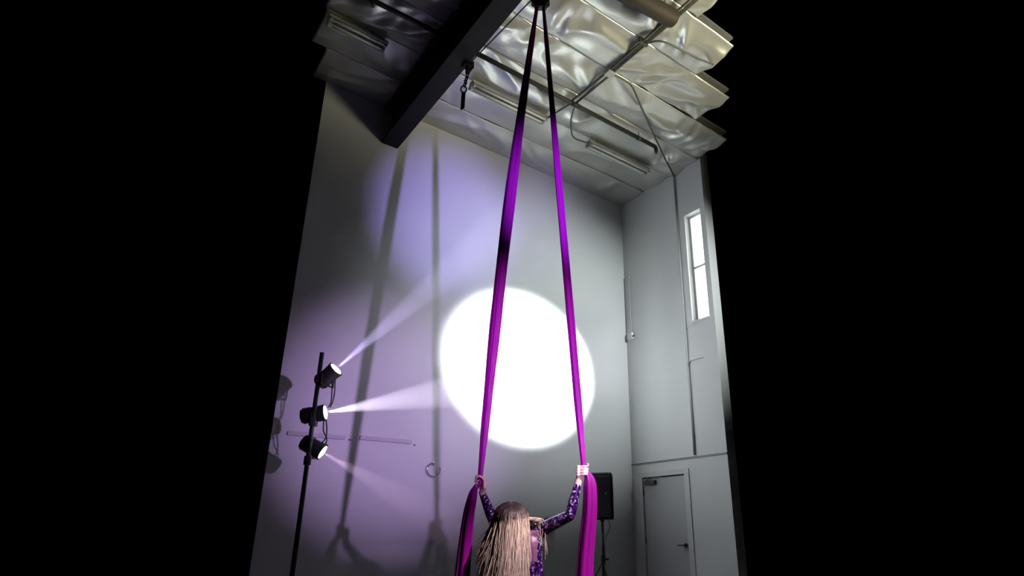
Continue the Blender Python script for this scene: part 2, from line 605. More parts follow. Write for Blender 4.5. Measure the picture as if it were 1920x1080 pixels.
MB().cyl((1.18, PY + 0.03, PZ), (bmx - 0.01, PY, PZ), 0.032, 14).build('pipe_run', 'pipe_dark', p2, smooth=True)
MB().lathe([(0, 0.02), (0.05, 0.018), (0.052, 0.03), (0.058, 0.03)], (1.56, PY + 0.02, PZ - 0.03), (0, 0, -1), 12).build('sprinkler_head', 'pipe_dark', p2)

CZ = 7.345
cd = thing('ceiling_conduit', (4.66, 4.9, CZ), 'pair of grey conduits with junction box crossing the foil ceiling', 'conduit')
MB().tube([(4.62, 2.5, CZ), (4.63, 4.98, CZ), (4.60, 5.80, CZ)], 0.017, 8).build('conduit_run', 'conduit', cd, smooth=True)
MB().tube([(4.69, 2.5, CZ), (4.70, 4.98, CZ), (4.68, 5.80, CZ)], 0.017, 8).build('conduit_run', 'conduit', cd, smooth=True)
MB().tube([(4.655, 2.5, CZ - 0.012), (4.66, 4.20, CZ - 0.01), (4.66, 4.95, CZ)], 0.012, 8).build('conduit_run', 'conduit', cd, smooth=True)
MB().box((4.60, 4.93, CZ - 0.035), (4.73, 5.05, CZ + 0.05)).build('junction_box', 'fixture', cd, bevel=0.01)
MB().box((4.58, 4.28, CZ - 0.03), (4.72, 4.32, CZ + 0.06)).build('strap', 'conduit', cd)

t = MB().tube(smoothpath([(4.73, 4.985, CZ), (4.95, 4.97, CZ), (5.12, 5.0, CZ - 0.01), (5.55, 5.25, CZ), (6.13, 5.575, CZ), (6.75, 5.92, CZ - 0.01), (7.15, 6.13, CZ), (7.37, 6.26, CZ + 0.03)], 6), 0.014, 8).build('branch_conduit', 'conduit', smooth=True)
tag(t, 'thin grey conduit branching from junction box to the right wall', 'conduit')
t = MB().tube(smoothpath([(4.68, 5.79, CZ - 0.02), (4.80, 6.05, CZ - 0.05), (4.98, 6.28, CZ - 0.03), (5.13, 6.42, CZ - 0.03), (5.30, 6.44, CZ - 0.02), (5.50, 6.42, CZ)], 6), 0.012, 8).build('flexible_conduit', 'conduit', smooth=True)
tag(t, 'looping flexible conduit feeding the strip light near the corner', 'conduit')
t = MB().tube(smoothpath([(4.62, 5.80, CZ - 0.01), (4.58, 5.95, CZ - 0.03), (4.55, 6.12, CZ - 0.03), (4.54, 6.34, CZ)], 6), 0.012, 8).build('flexible_conduit', 'conduit', smooth=True)
tag(t, 'short flexible conduit feeding the strip light behind the silks', 'conduit')
t = MB().tube(smoothpath([(4.70, 4.27, CZ), (4.78, 4.15, CZ - 0.01), (4.92, 4.09, CZ - 0.02), (5.15, 4.06, CZ - 0.02), (5.45, 4.02, CZ - 0.02), (5.70, 3.98, CZ)], 6), 0.013, 8).build('drooping_cable', 'conduit', smooth=True)
tag(t, 'dark cable drooping from conduits toward upper right edge', 'cable')
t = MB().tube([(2.735, 5.60, 6.80), (2.79, 4.65, 6.80), (2.85, 3.60, 6.80)], 0.008, 8).build('rigging_cable', 'pipe_dark')
tag(t, 'thin dark cable stretched along the lower edge of the steel beam', 'cable')
# the cable's end clip touches the flange
t = thing('suspended_heater', (4.05, 3.72, 7.2), 'dark brown rounded housing hung under the ceiling at upper right', 'heater')
MB().lathe([(0, 0.06), (0.02, 0.10), (0.05, 0.115), (0.95, 0.115), (0.98, 0.10), (1.0, 0.06)], (3.62, 3.82, 7.22), (1, -0.12, 0), 20).build('housing', 'brown', t, smooth=True)
MB().cyl((3.90, 3.78, 7.30), (3.90, 3.78, 7.45), 0.008, 8).build('hanger_rod', 'conduit', t)
MB().cyl((4.45, 3.71, 7.30), (4.45, 3.71, 7.45), 0.008, 8).build('hanger_rod', 'conduit', t)


def strip_light(x0, x1, y, z, label):
    t_ = thing('strip_light', ((x0 + x1) / 2, y, z), label, 'ceiling light', 'unlit strip lights on the ceiling')
    m_ = MB()
    prof = [(-0.10, 0.0), (-0.055, 0.045), (-0.05, 0.085), (0.05, 0.085), (0.055, 0.045), (0.10, 0.0), (0.09, 0.0), (0.045, 0.03), (-0.045, 0.03), (-0.09, 0.0)]
    n = len(prof)
    vs_ = [(x, y + a, z + b) for x in (x0, x1) for a, b in prof]
    m_.add(vs_, [(k, (k + 1) % n, n + (k + 1) % n, n + k) for k in range(n)] + [tuple(range(n)), tuple(reversed(range(n, 2 * n)))])
    m_.build('housing', 'fixture', t_)
    for s in (-0.045, 0.045):
        tb = MB().cyl((x0 + 0.05, y + s, z + 0.002), (x1 - 0.05, y + s, z + 0.002), 0.016, 10).build('fluorescent_tube', 'tube', t_, smooth=True)
        MB().box((x0 + 0.01, y + s - 0.018, z - 0.02), (x0 + 0.05, y + s + 0.018, z + 0.03)).build('socket', 'fixture', tb)
        MB().box((x1 - 0.05, y + s - 0.018, z - 0.02), (x1 - 0.01, y + s + 0.018, z + 0.03)).build('socket', 'fixture', tb)
    for xx in (x0 + 0.2, x1 - 0.2):
        MB().cyl((xx, y, z + 0.08), (xx, y, 7.46), 0.012, 8).build('stem', 'conduit', t_)


strip_light(3.22, 4.55, 6.375, 7.30, 'unlit strip light behind the silks beside the hanging chain')
strip_light(5.46, 6.86, 6.42, 7.30, 'unlit strip light near the ceiling corner by the right wall')
strip_light(0.98 + 0.25, 1.98, 6.44, 7.30, 'unlit strip light in the dark bay left of the beam')

# chain with a flat bar hanging from the beam
ch = thing('hanging_chain', (2.72, 5.52, 6.77), 'short dark chain with flat bar hanging from the steel beam', 'chain')
MB().box((2.66, 5.47, 6.735), (2.78, 5.57, 6.77)).box((2.75, 5.47, 6.735), (2.79, 5.57, 6.83)).build('beam_clamp', 'steel_dark', ch, bevel=0.006)
MB().box((2.705, 5.50, 6.64), (2.755, 5.54, 6.735)).build('hook_block', 'steel_dark', ch, bevel=0.008)


def link(c, rx, rz, rot, r):
    ring = []
    for k in range(16):
        a = 2 * PI * k / 16
        lx, lz = rx * math.cos(a), rz * math.sin(a)
        ring.append((c[0] + lx * math.cos(rot), c[1] + lx * math.sin(rot), c[2] + lz))
    return MB().tube(ring, r, 6, closed=True)


for i, zz in enumerate((6.61, 6.56, 6.51, 6.46)):
    link((2.725 - 0.008 * i, 5.52, zz), 0.018, 0.034, 0.3 + (i % 2) * PI / 2, 0.008).build('chain_link', 'steel_dark', ch, smooth=True)
link((2.688, 5.52, 6.385), 0.034, 0.05, -0.5, 0.009).build('ring', 'steel_dark', ch, smooth=True)
bar = MB()
bx, by = 2.690, 5.52
ux, uy = math.cos(-0.6) * 0.024, math.sin(-0.6) * 0.024
vs_ = []
for dx, dy in ((0.003, 0.005), (-0.003, -0.005)):
    for s, z0, z1 in ((-1, 6.07, 6.345), (1, 6.11, 6.345)):
        vs_ += [(bx + s * ux + dx, by + s * uy + dy, z0), (bx + s * ux + dx, by + s * uy + dy, z1)]
bar.add(vs_, [(0, 1, 3, 2), (4, 6, 7, 5), (0, 4, 5, 1), (2, 3, 7, 6), (0, 2, 6, 4), (1, 5, 7, 3)])
bar.build('flat_bar', 'steel_dark', ch)

# ------------------------------------------------------------------ things on the walls
wc = thing('wall_conduit', (W, 6.28, 2.75), 'grey vertical conduit running down the right wall beside window', 'conduit')
MB().tube([(W - 0.018, 6.275, 7.43), (W - 0.018, 6.28, 3.0), (W - 0.018, 6.28, 2.32)], 0.016, 8).build('conduit_run', 'conduit_wall', wc, smooth=True)
MB().tube(smoothpath([(W - 0.018, 6.27, 3.79), (W - 0.018, 6.22, 3.83), (W - 0.018, 6.14, 3.835), (W - 0.018, 5.95, 3.83)], 5), 0.010, 8).build('branch_cable', 'conduit_wall', wc, smooth=True)
for zz in (3.2, 4.4, 5.6, 6.8):
    MB().box((W - 0.006, 6.245, zz - 0.012), (W, 6.315, zz + 0.012)).build('strap', 'conduit_wall', wc)

jb = thing('wall_box', (W, 7.59, 4.62), 'small white box with thin conduit on right wall near the corner', 'electrical box')
MB().box((W - 0.05, 7.53, 4.55), (W, 7.65, 4.67)).build('box', 'whiteframe', jb, bevel=0.008)
MB().cyl((W - 0.012, 7.575, 4.67), (W - 0.012, 7.575, 5.80), 0.010, 8).build('riser', 'conduit_wall', jb)
MB().cyl((W - 0.015, 7.575, 5.78), (W - 0.015, 7.575, 5.82), 0.018, 8).build('riser_end', 'conduit_wall', jb)
MB().cyl((W - 0.03, 7.53, 4.59), (W - 0.03, 7.485, 4.60), 0.018, 8).build('connector', 'conduit', jb)
MB().cyl((W - 0.03, 7.65, 4.585), (W - 0.03, 7.715, 4.585), 0.012, 8).build('stub', 'conduit_wall', jb)

t = thing('wall_rail', (2.95, D, 2.35), 'long pale rail fixed to back wall left of the ring', 'rail', 'pale rails on the back wall')
MB().box((2.61, D - 0.045, 2.345), (3.31, D - 0.01, 2.395)).build('rail', 'rail', t, bevel=0.005)
for xx in (2.75, 3.15):
    MB().box((xx - 0.02, D - 0.012, 2.35), (xx + 0.02, D, 2.39)).build('bracket', 'bronze', t)
MB().box((3.35, D - 0.012, 2.325), (3.375, D, 2.345)).build('end_clip', 'bronze', t)
t = thing('wall_rail', (2.1, D, 2.35), 'pale rail on back wall behind the stage lights', 'rail', 'pale rails on the back wall')
MB().box((1.75, D - 0.045, 2.33), (2.43, D - 0.01, 2.38)).build('rail', 'rail', t, bevel=0.005)
for xx in (1.85, 2.35):
    MB().box((xx - 0.02, D - 0.012, 2.335), (xx + 0.02, D, 2.375)).build('bracket', 'bronze', t)
MB().box((2.475, D - 0.018, 2.325), (2.525, D, 2.345)).build('end_clip', 'bronze', t)

t = thing('wall_ring', (3.64, D, 2.03), 'chrome open ring hanging from a round knob on back wall', 'ring')
MB().lathe([(0, 0.032), (0.02, 0.036), (0.035, 0.028), (0.045, 0.01)], (3.645, D, 2.105), (0, -1, 0), 16).build('knob', 'chrome', t, smooth=True)
ring = [(3.645 + 0.095 * math.cos(a), D - 0.05 - 0.01 * math.sin(a), 2.02 + 0.09 * math.sin(a)) for a in [math.radians(95 + 292 * i / 30) for i in range(31)]]
MB().tube(ring, 0.010, 8).build('open_ring', 'chrome', t, smooth=True)
MB().cyl((3.645, D - 0.03, 2.105), (3.638, D - 0.055, 2.108), 0.012, 8).build('pivot', 'chrome', t)

# ------------------------------------------------------------------ loudspeaker on its stand
SPX, SPY = 5.70, 6.58
face = Vector((-0.74, -0.67, 0)).normalized()          # toward the audience
side = Vector((face.y, -face.x, 0))
spk = thing('loudspeaker', (SPX, SPY, 1.36), 'black loudspeaker cabinet on pole stand behind the right silk', 'speaker')


def sp(u, v, w):
    return Vector((SPX, SPY, 1.36)) + side * u + face * v + Vector((0, 0, w))


prof = [(-0.175, 0.10), (-0.175, 0.16), (-0.15, 0.18), (0.15, 0.18), (0.175, 0.16), (0.175, 0.10), (0.11, -0.15), (-0.11, -0.15)]
m = MB()
rows = [(0.0, 0.96), (0.02, 1.0), (0.30, 1.0), (0.57, 0.985), (0.605, 0.95), (0.625, 0.86)]
vs_ = []
for z, s in rows:
    vs_ += [sp(u * s, v * s, z) for u, v in prof]
n = len(prof)
fs = [(i * n + k, i * n + (k + 1) % n, (i + 1) * n + (k + 1) % n, (i + 1) * n + k) for i in range(len(rows) - 1) for k in range(n)]
fs += [tuple(range(n)), tuple((len(rows) - 1) * n + k for k in range(n))]
m.add(vs_, fs)
m.build('cabinet', 'black', spk, bevel=0.006)
g = MB()
gv = [(-0.145, 0.03), (0.145, 0.03), (0.145, 0.54), (0.12, 0.575), (-0.12, 0.575), (-0.145, 0.54)]
g.add([sp(u, 0.178, w) for u, w in gv] + [sp(u * 0.97, 0.192, 0.3 + (w - 0.3) * 0.97) for u, w in gv],
      [(0, 1, 7, 6), (1, 2, 8, 7), (2, 3, 9, 8), (3, 4, 10, 9), (4, 5, 11, 10), (5, 0, 6, 11), (6, 7, 8, 9, 10, 11), (5, 4, 3, 2, 1, 0)])
gr = g.build('grille', 'grille', spk)
MB().lathe([(0, 0.012), (0.004, 0.012), (0.005, 0.008)], sp(-0.085, 0.192, 0.34), face, 12).build('badge', 'silver', gr)
MB().cyl(sp(0, 0, -0.03), sp(0, 0, 0.01), 0.03, 12).build('pole_socket', 'black', spk)

stx = (SPX, SPY, 0)
st = thing('speaker_stand', stx, 'black tripod pole stand carrying the loudspeaker', 'stand')
MB().cyl((SPX, SPY, 0.30), (SPX, SPY, 1.30), 0.019, 12).build('pole', 'black', st, smooth=True)
MB().cyl((SPX, SPY, 1.27), (SPX, SPY, 1.345), 0.016, 12).build('pole_tip', 'black', st, smooth=True)
col_ = MB().cyl((SPX, SPY, 0.80), (SPX, SPY, 0.90), 0.030, 12).build('collar', 'black', st)
MB().cyl((SPX, SPY, 0.85), Vector((SPX, SPY, 0.85)) - side * 0.075, 0.014, 8).build('knob', 'black', col_)
MB().cyl((SPX, SPY, 0.30), (SPX, SPY, 0.42), 0.032, 12).build('lower_collar', 'black', st)
for k in range(3):
    a = 0.4 + k * 2 * PI / 3
    e = Vector((SPX + 0.48 * math.cos(a), SPY + 0.48 * math.sin(a), 0.03))
    mid = Vector((SPX, SPY, 0.86)).lerp(e, 0.45)
    lg = MB().cyl((SPX, SPY, 0.84), e, 0.013, 8).build('leg', 'black', st, smooth=True)
    MB().cyl(e + Vector((0, 0, 0.02)), e + Vector((0, 0, -0.03)), 0.02, 8).build('rubber_foot', 'rubber', lg)
    MB().cyl((SPX, SPY, 0.36), mid, 0.009, 8).build('brace', 'black', st)
t = MB().tube(smoothpath([sp(-0.09, -0.02, -0.004), sp(-0.10, -0.01, -0.10), sp(-0.05, 0, -0.22), sp(-0.026, 0, -0.32), sp(-0.028, 0.0, -0.6), sp(-0.03, 0.01, -1.0), sp(-0.06, 0.05, -1.35)], 6), 0.004, 6).build('speaker_cable', 'rubber')
tag(t, 'thin black cable hanging from the loudspeaker beside its pole', 'cable')

# ------------------------------------------------------------------ stage lights on a stand, left edge
LSX, LSY = 1.60, 6.10
ls = thing('lighting_stand', (LSX, LSY, 0), 'black upright stand carrying three stage lights at left edge', 'stand')
MB().cyl((LSX, LSY, 0.10), (LSX, LSY, 2.95), 0.022, 12).build('pole', 'black', ls, smooth=True)
MB().lathe([(0, 0.25), (0.03, 0.25), (0.045, 0.20), (0.10, 0.04)], (LSX, LSY, 0), (0, 0, 1), 24).build('base', 'black', ls)


def stage_light(lens, direction, label, power, color, half):
    d = Vector(direction).normalized()
    L = Vector(lens)
    t_ = thing('stage_light', L - d * 0.12, label, 'stage light', 'stage lights on the left stand')
    body = MB().lathe([(-0.22, 0.040), (-0.21, 0.068), (-0.10, 0.076), (-0.02, 0.080), (0.0, 0.084), (0.012, 0.084), (0.012, 0.074)], L, d, 20)
    bo = body.build('housing', 'black', t_, smooth=False)
    for i in range(4):
        MB().lathe([(0, 0.082), (0.006, 0.082)], L - d * (0.19 - i * 0.02), d, 16).build('cooling_fin', 'black', bo)
    MB().lathe([(-0.004, 0.02), (0.004, 0.073), (0.012, 0.066), (0.020, 0.04), (0.023, 0.005)], L, d, 20).build('lens', 'lens', t_, smooth=True)
    s = d.cross(Vector((0, 0, 1))).normalized()
    pole = Vector((LSX, LSY, L.z - 0.04))
    c = L - d * 0.09
    w_ = 0.10
    MB().tube([c + s * 0.06, c + s * w_, c + s * w_ - Vector((0, 0, 0.10)), c - s * w_ - Vector((0, 0, 0.10)), c - s * w_, c - s * 0.06], 0.010, 6).build('yoke', 'black', t_)
    MB().cyl(c - Vector((0, 0, 0.10)), pole - Vector((0, 0, 0.06)), 0.014, 8).build('clamp_arm', 'black', t_)
    MB().cyl(pole - Vector((0, 0, 0.10)), pole - Vector((0, 0, 0.02)), 0.034, 10).build('clamp', 'black', t_)
    lo = spot('stage_beam', L + d * 0.03, L + d, power, color, half, 0.4, 0.012)
    return t_


stage_light((1.725, 6.02, 2.775), (0.62, -0.75, 0.80), 'topmost stage light with bright lens tilted upward right', 1900, (0.60, 0.52, 1.0), 6.5)
stage_light((1.70, 6.12, 2.355), (0.80, -0.50, 0.18), 'middle stage light throwing a bright level beam', 2500, (0.90, 0.80, 1.0), 9.0)
stage_light((1.74, 6.18, 1.985), (0.78, -0.42, -0.48), 'lowest stage light throwing a pink beam downward', 350, (0.95, 0.62, 0.95), 9.0)
for k, (pts, lab) in enumerate([
        ([(1.74, 6.03, 2.68), (1.755, 6.05, 2.55), (1.75, 6.06, 2.46), (1.735, 6.07, 2.40)], 'thin black cable hanging between upper and middle stage lights'),
        ([(1.71, 6.03, 2.68), (1.728, 6.05, 2.56), (1.735, 6.06, 2.45), (1.715, 6.07, 2.40)], 'second thin black cable below the topmost stage light'),
        ([(1.72, 6.10, 2.29), (1.745, 6.12, 2.20), (1.75, 6.13, 2.12), (1.72, 6.14, 2.06)], 'looped black cable between middle and lowest stage lights'),
        ([(1.70, 6.10, 2.29), (1.715, 6.12, 2.18), (1.76, 6.13, 2.10), (1.745, 6.15, 2.0)], 'crossing black cable above the lowest stage light')]):
    tag(MB().tube(smoothpath(pts, 6), 0.006, 6).build('light_cable', 'rubber', smooth=True), lab, 'cable')

# ------------------------------------------------------------------ rigging and aerial silks
AP = Vector((2.60, 3.75, 6.13))
rg = thing('rigging_swivel', (AP.x, AP.y, AP.z), 'black rigging swivel and strap holding the silks under the beam', 'rigging')
EX = Vector((0.782, -0.624, 0)).normalized()          # image-right, level
EY = Vector((0.624, 0.782, 0)).normalized()           # away from the camera
MB().tube([AP + EX * -0.055 + Vector((0, 0, 0.02)), AP + EX * 0.055 + Vector((0, 0, 0.02))], 0.022, 12).build('pin', 'black', rg)
pl = MB()
pv = [(-0.055, 0.0), (-0.065, 0.04), (-0.095, 0.065), (-0.045, 0.10), (-0.03, 0.17), (0.03, 0.17), (0.05, 0.10), (0.095, 0.065), (0.065, 0.035), (0.055, 0.0)]
nn = len(pv)
pl.add([AP + EX * a + EY * -0.035 + Vector((0, 0, b)) for a, b in pv] + [AP + EX * a + EY * 0.035 + Vector((0, 0, b)) for a, b in pv],
       [(k, (k + 1) % nn, nn + (k + 1) % nn, nn + k) for k in range(nn)] + [tuple(range(nn)), tuple(reversed(range(nn, 2 * nn)))])
pl.build('swivel_body', 'black', rg, bevel=0.008)
link((AP.x, AP.y, AP.z + 0.21), 0.03, 0.05, 0.3, 0.01).build('carabiner', 'black', rg, smooth=True)
MB().box((BX0 - 0.006, AP.y - 0.03, BZ0 - 0.006), (BX1 + 0.006, AP.y + 0.03, BZ0)).build('beam_sling', 'black', rg)
MB().tube([(AP.x, AP.y, AP.z + 0.25), (AP.x, AP.y, BZ0 - 0.004)], 0.018, 8).build('strap', 'black', rg)

HL = Vector((2.325, 4.09, 1.575))       # hand positions
HR = Vector((2.930, 3.58, 1.655))


def silk(name, start, hand, tail, widths, outward, label, phase):
    """one length of fabric: apex -> fist -> tail, a gathered tube with folds"""
    path, wd = [], []
    N = 90
    for i in range(N + 1):
        t_ = i / N
        p = start.lerp(hand, t_)
        p = p - EX * (widths['bow'] * math.sin(PI * t_))
        w_ = None
        ks = widths['keys']
        for (a, wa), (b, wb) in zip(ks, ks[1:]):
            if a <= t_ <= b:
                u = (t_ - a) / (b - a)
                u = u * u * (3 - 2 * u)
                w_ = wa + (wb - wa) * u
        path.append(p)
        wd.append(w_)
    tp = smoothpath([hand] + [q for q, _ in tail], 8)[1:]
    tk = [wd[-1]] + [w_ for _, w_ in tail]
    for i, p in enumerate(tp):
        u = (i + 1) / 8
        a = min(int(u), len(tk) - 2)
        f = u - a
        path.append(p)
        wd.append(tk[a] + (tk[a + 1] - tk[a]) * f)
    n = 40
    vv, ff = [], []
    for i, p in enumerate(path):
        q0, q1 = path[max(i - 1, 0)], path[min(i + 1, len(path) - 1)]
        t_ = (q1 - q0).normalized()
        s = (EX - t_ * EX.dot(t_)).normalized()
        f_ = s.cross(t_).normalized()
        dz = p.z
        for k in range(n):
            a = 2 * PI * k / n
            fold = 1 + 0.16 * math.sin(4 * a + phase + dz * 0.6) + 0.10 * math.sin(7 * a - dz * 0.9 + phase * 2) + 0.05 * math.sin(11 * a + dz * 1.7)
            vv.append(p + s * (math.cos(a) * wd[i] / 2 * (1 + 0.05 * math.sin(dz * 3 + phase))) + f_ * (math.sin(a) * wd[i] * 0.30 * fold))
    for i in range(len(path) - 1):
        for k in range(n):
            ff.append((i * n + k, i * n + (k + 1) % n, (i + 1) * n + (k + 1) % n, (i + 1) * n + k))
    ff.append(tuple(range(n)))
    ff.append(tuple((len(path) - 1) * n + k for k in range(n)))
    o_ = MB().add(vv, ff).build(name, 'silk', smooth=True)
    return tag(o_, label, 'aerial silk', 'purple aerial silks')


silk('aerial_silk', AP + EX * -0.035 + Vector((0, 0, 0.02)), HL,
     [(HL - EX * 0.03 + Vector((0, 0, -0.03)), 0.045), (Vector((2.275, 4.10, 1.48)), 0.075), (Vector((2.265, 4.135, 1.30)), 0.095),
      (Vector((2.27, 4.19, 0.90)), 0.115), (Vector((2.27, 4.20, 0.45)), 0.125), (Vector((2.27, 4.20, 0.03)), 0.16)],
     {'bow': 0.035, 'keys': [(0, 0.035), (0.12, 0.062), (0.25, 0.075), (0.5, 0.108), (0.7, 0.095), (0.88, 0.068), (1.0, 0.040)]}, -1,
     'wide dark purple silk strand gripped by the left hand in view', 0.4)
silk('aerial_silk', AP + EX * 0.03 + Vector((0, 0, 0.02)), HR,
     [(HR + EX * 0.03 + Vector((0, 0, -0.03)), 0.060), (Vector((2.965, 3.555, 1.55)), 0.10), (Vector((2.965, 3.565, 1.36)), 0.112),
      (Vector((2.955, 3.62, 0.95)), 0.13), (Vector((2.95, 3.63, 0.45)), 0.14), (Vector((2.95, 3.63, 0.03)), 0.17)],
     {'bow': 0.0, 'keys': [(0, 0.03), (0.12, 0.045), (0.3, 0.055), (0.5, 0.062), (0.7, 0.070), (0.86, 0.062), (1.0, 0.036)]}, 1,
     'narrow bright magenta silk strand gripped by the right hand in view', 1.9)

# ------------------------------------------------------------------ the performer, seen from behind
PB = Vector((2.72, 4.05, 0.0))
per = thing('person', tuple(PB), 'person seen from behind in purple sequin bodysuit gripping both silks', 'person')
Z = Vector((0, 0, 1))
hip = PB + Z * 0.80
waist = Vector((2.70, 4.00, 0.98)) + EX * 0.005
chest = Vector((2.66, 4.00, 1.14))
neck = Vector((2.63, 3.97, 1.235))
head = Vector((2.485, 3.815, 1.315))
head = Vector((2.495, 3.905, 1.315))
shR = Vector((2.770, 3.90, 1.245))
shL = Vector((2.505, 4.10, 1.230))
elR = Vector((2.855, 3.66, 1.340))
elL = Vector((2.545, 4.235, 1.310))
wrR = Vector((2.905, 3.615, 1.590))
wrL = Vector((2.365, 4.115, 1.515))
bmb = MB()
# torso
bmb.ellipsoid(hip + Z * 0.02, (EX * 0.165, EY * 0.115, Z * 0.14))
bmb.capsule(hip + Z * 0.08 - EX * 0.06, waist - EX * 0.035, 0.10, 0.085)
bmb.capsule(hip + Z * 0.08 + EX * 0.06, waist + EX * 0.035, 0.10, 0.085)
bmb.capsule(waist - EX * 0.035, chest - EX * 0.06, 0.083, 0.095)
bmb.capsule(waist + EX * 0.035, chest + EX * 0.06, 0.083, 0.095)
bmb.capsule(chest - EX * 0.05 + EY * 0.06, chest - EX * 0.06 + EY * 0.085 - Z * 0.02, 0.06, 0.055)
bmb.capsule(chest + EX * 0.05 + EY * 0.06, chest + EX * 0.06 + EY * 0.085 - Z * 0.02, 0.06, 0.055)
bmb.capsule(chest + Z * 0.04, shR, 0.085, 0.056)
bmb.capsule(chest + Z * 0.04, shL, 0.085, 0.056)
bmb.capsule(chest + Z * 0.05, neck, 0.06, 0.048)
bmb.capsule(neck, head - Z * 0.05, 0.047, 0.047)
# arms
for s_, e_, w_ in ((shR, elR, wrR), (shL, elL, wrL)):
    bmb.capsule(s_, e_, 0.052, 0.040)
    bmb.capsule(e_, e_.lerp(w_, 0.3), 0.040, 0.041)
    bmb.capsule(e_.lerp(w_, 0.3), w_, 0.041, 0.026)
# legs in a wide bent stance
for sg in (-1, 1):
    h0 = hip + EX * (0.10 * sg) - Z * 0.02
    kn = PB + EX * (0.36 * sg) + EY * 0.10 + Z * 0.50
    an = PB + EX * (0.37 * sg) + EY * 0.04 + Z * 0.085
    toe = an + EX * (0.10 * sg) + EY * 0.11 - Z * 0.055
    bmb.capsule(h0, h0.lerp(kn, 0.4), 0.088, 0.080)
    bmb.capsule(h0.lerp(kn, 0.4), kn, 0.080, 0.054)
    bmb.capsule(kn, kn.lerp(an, 0.35) - EY * 0.018, 0.052, 0.055)
    bmb.capsule(kn.lerp(an, 0.35) - EY * 0.018, an, 0.055, 0.036)
    bmb.capsule(an, an - Z * 0.045 - EY * 0.02, 0.036, 0.034)
    bmb.capsule(an - Z * 0.04, toe, 0.036, 0.026)
    bmb.capsule(toe, toe + EX * (0.03 * sg) + EY * 0.03 - Z * 0.003, 0.027, 0.022)
# head: skull, jaw, nose, ears, brow; the face looks away from the camera and slightly up
hf = (EY * 0.97 + Z * 0.2 - EX * 0.08).normalized()
hu = (Z - hf * Z.dot(hf)).normalized()
hr_ = hf.cross(hu)
bmb.ellipsoid(head + hu * 0.022 - hf * 0.012, (hr_ * 0.076, hf * 0.097, hu * 0.095))
bmb.ellipsoid(head - hu * 0.045 + hf * 0.025, (hr_ * 0.058, hf * 0.066, hu * 0.070))
bmb.capsule(head + hf * 0.085 + hu * 0.012, head + hf * 0.108 - hu * 0.028, 0.008, 0.013)
bmb.capsule(head + hf * 0.072 - hu * 0.098, head + hf * 0.066 - hu * 0.092, 0.018, 0.018)
bmb.capsule(head + hf * 0.080 + hu * 0.028 - hr_ * 0.035, head + hf * 0.080 + hu * 0.028 + hr_ * 0.035, 0.012, 0.012)
for sg in (-1, 1):
    bmb.ellipsoid(head + hr_ * (0.078 * sg) - hu * 0.010 - hf * 0.006, (hr_ * 0.010, hf * 0.020, hu * 0.032), 10, 8)


def fist(c, axis, n_, wrist):
    """five-finger grip: palm beside the silk, fingers stacked along it and curled round it"""
    a = Vector(axis).normalized()
    n_ = (n_ - a * n_.dot(a)).normalized()      # from palm to silk
    l = a.cross(n_).normalized()
    pc = c - n_ * 0.036
    for off, r_ in ((0.030, 0.016), (0.010, 0.017), (-0.010, 0.017), (-0.030, 0.016)):
        bmb.capsule(pc + a * off + l * 0.016, pc + a * off - l * 0.028 - n_ * 0.002, r_, r_ * 0.95, 10)
    bmb.capsule(wrist, pc - a * 0.02, 0.026, 0.022, 12)
    bmb.capsule(wrist, pc - a * 0.035 + n_ * 0.0, 0.024, 0.020, 12)
    R_ = 0.031
    for off, r_, ln in ((0.034, 0.0088, 205), (0.0125, 0.0093, 222), (-0.0095, 0.0090, 212), (-0.030, 0.0078, 185)):
        pts = []
        for q in range(6):
            ang = math.radians(205 + ln * q / 5)
            pts.append(c + a * (off + 0.002 * q) + n_ * (R_ * math.cos(ang)) - l * (-(R_ * math.sin(ang))))
        for q in range(5):
            bmb.capsule(pts[q], pts[q + 1], r_ * (1 - 0.05 * q), r_ * (1 - 0.05 * (q + 1)), 8)
    th = [c + a * 0.012 - n_ * 0.040 + l * 0.020, c + a * 0.040 - n_ * 0.020 + l * 0.034, c + a * 0.056 + n_ * 0.006 + l * 0.030, c + a * 0.058 + n_ * 0.026 + l * 0.014]
    for q in range(3):
        bmb.capsule(th[q], th[q + 1], 0.0125 - 0.0015 * q, 0.011 - 0.0015 * q, 8)


fist(HR, Vector((0.05, -0.03, 1)), EX * 0.9 - EY * 0.3, wrR)
fist(HL, Vector((-0.06, 0.03, 1)), -EX * 0.9 - EY * 0.3, wrL)

body = bmb.build('body', None, per)
bm_ = body.modifiers.new('remesh', 'REMESH')
bm_.mode = 'VOXEL'
bm_.voxel_size = 0.0052
bm_.use_smooth_shade = True
sm = body.modifiers.new('smooth', 'SMOOTH')
sm.factor = 0.5
sm.iterations = 3
dg = bpy.context.evaluated_depsgraph_get()
nm = bpy.data.meshes.new_from_object(body.evaluated_get(dg))
body.modifiers.clear()
body.data = nm
nm.name = 'body'
nm.materials.clear()
for k in ('skin', 'sequin', 'mesh'):
    nm.materials.append(M[k])


def seg_d(p, a, b):
    ab = b - a
    t_ = max(0, min(1, (p - a).dot(ab) / ab.length_squared))
    return (p - a - ab * t_).length, t_


cuffR, cuffL = wrR.lerp(elR, 0.12), wrL.lerp(elL, 0.02)
dR, dL = (wrR - elR).normalized(), (wrL - elL).normalized()
for p in nm.polygons:
    c = Vector(p.center) + PB
    mi = 1
    if (c - HR).length < 0.13 and (c - cuffR).dot(dR) > 0:
        mi = 0
    elif (c - HL).length < 0.13 and (c - cuffL).dot(dL) > 0:
        mi = 0
    elif (c - head).length < 0.15 or (c - neck).length < 0.075:
        mi = 0
    elif c.z < 0.07:
        mi = 0
    elif 1.02 < c.z < 1.24 and (c - chest).dot(EY) < -0.03 and abs((c - chest).dot(EX)) < 0.12:
        mi = 2                      # sheer back panel
    p.material_index = mi
    p.use_smooth = True

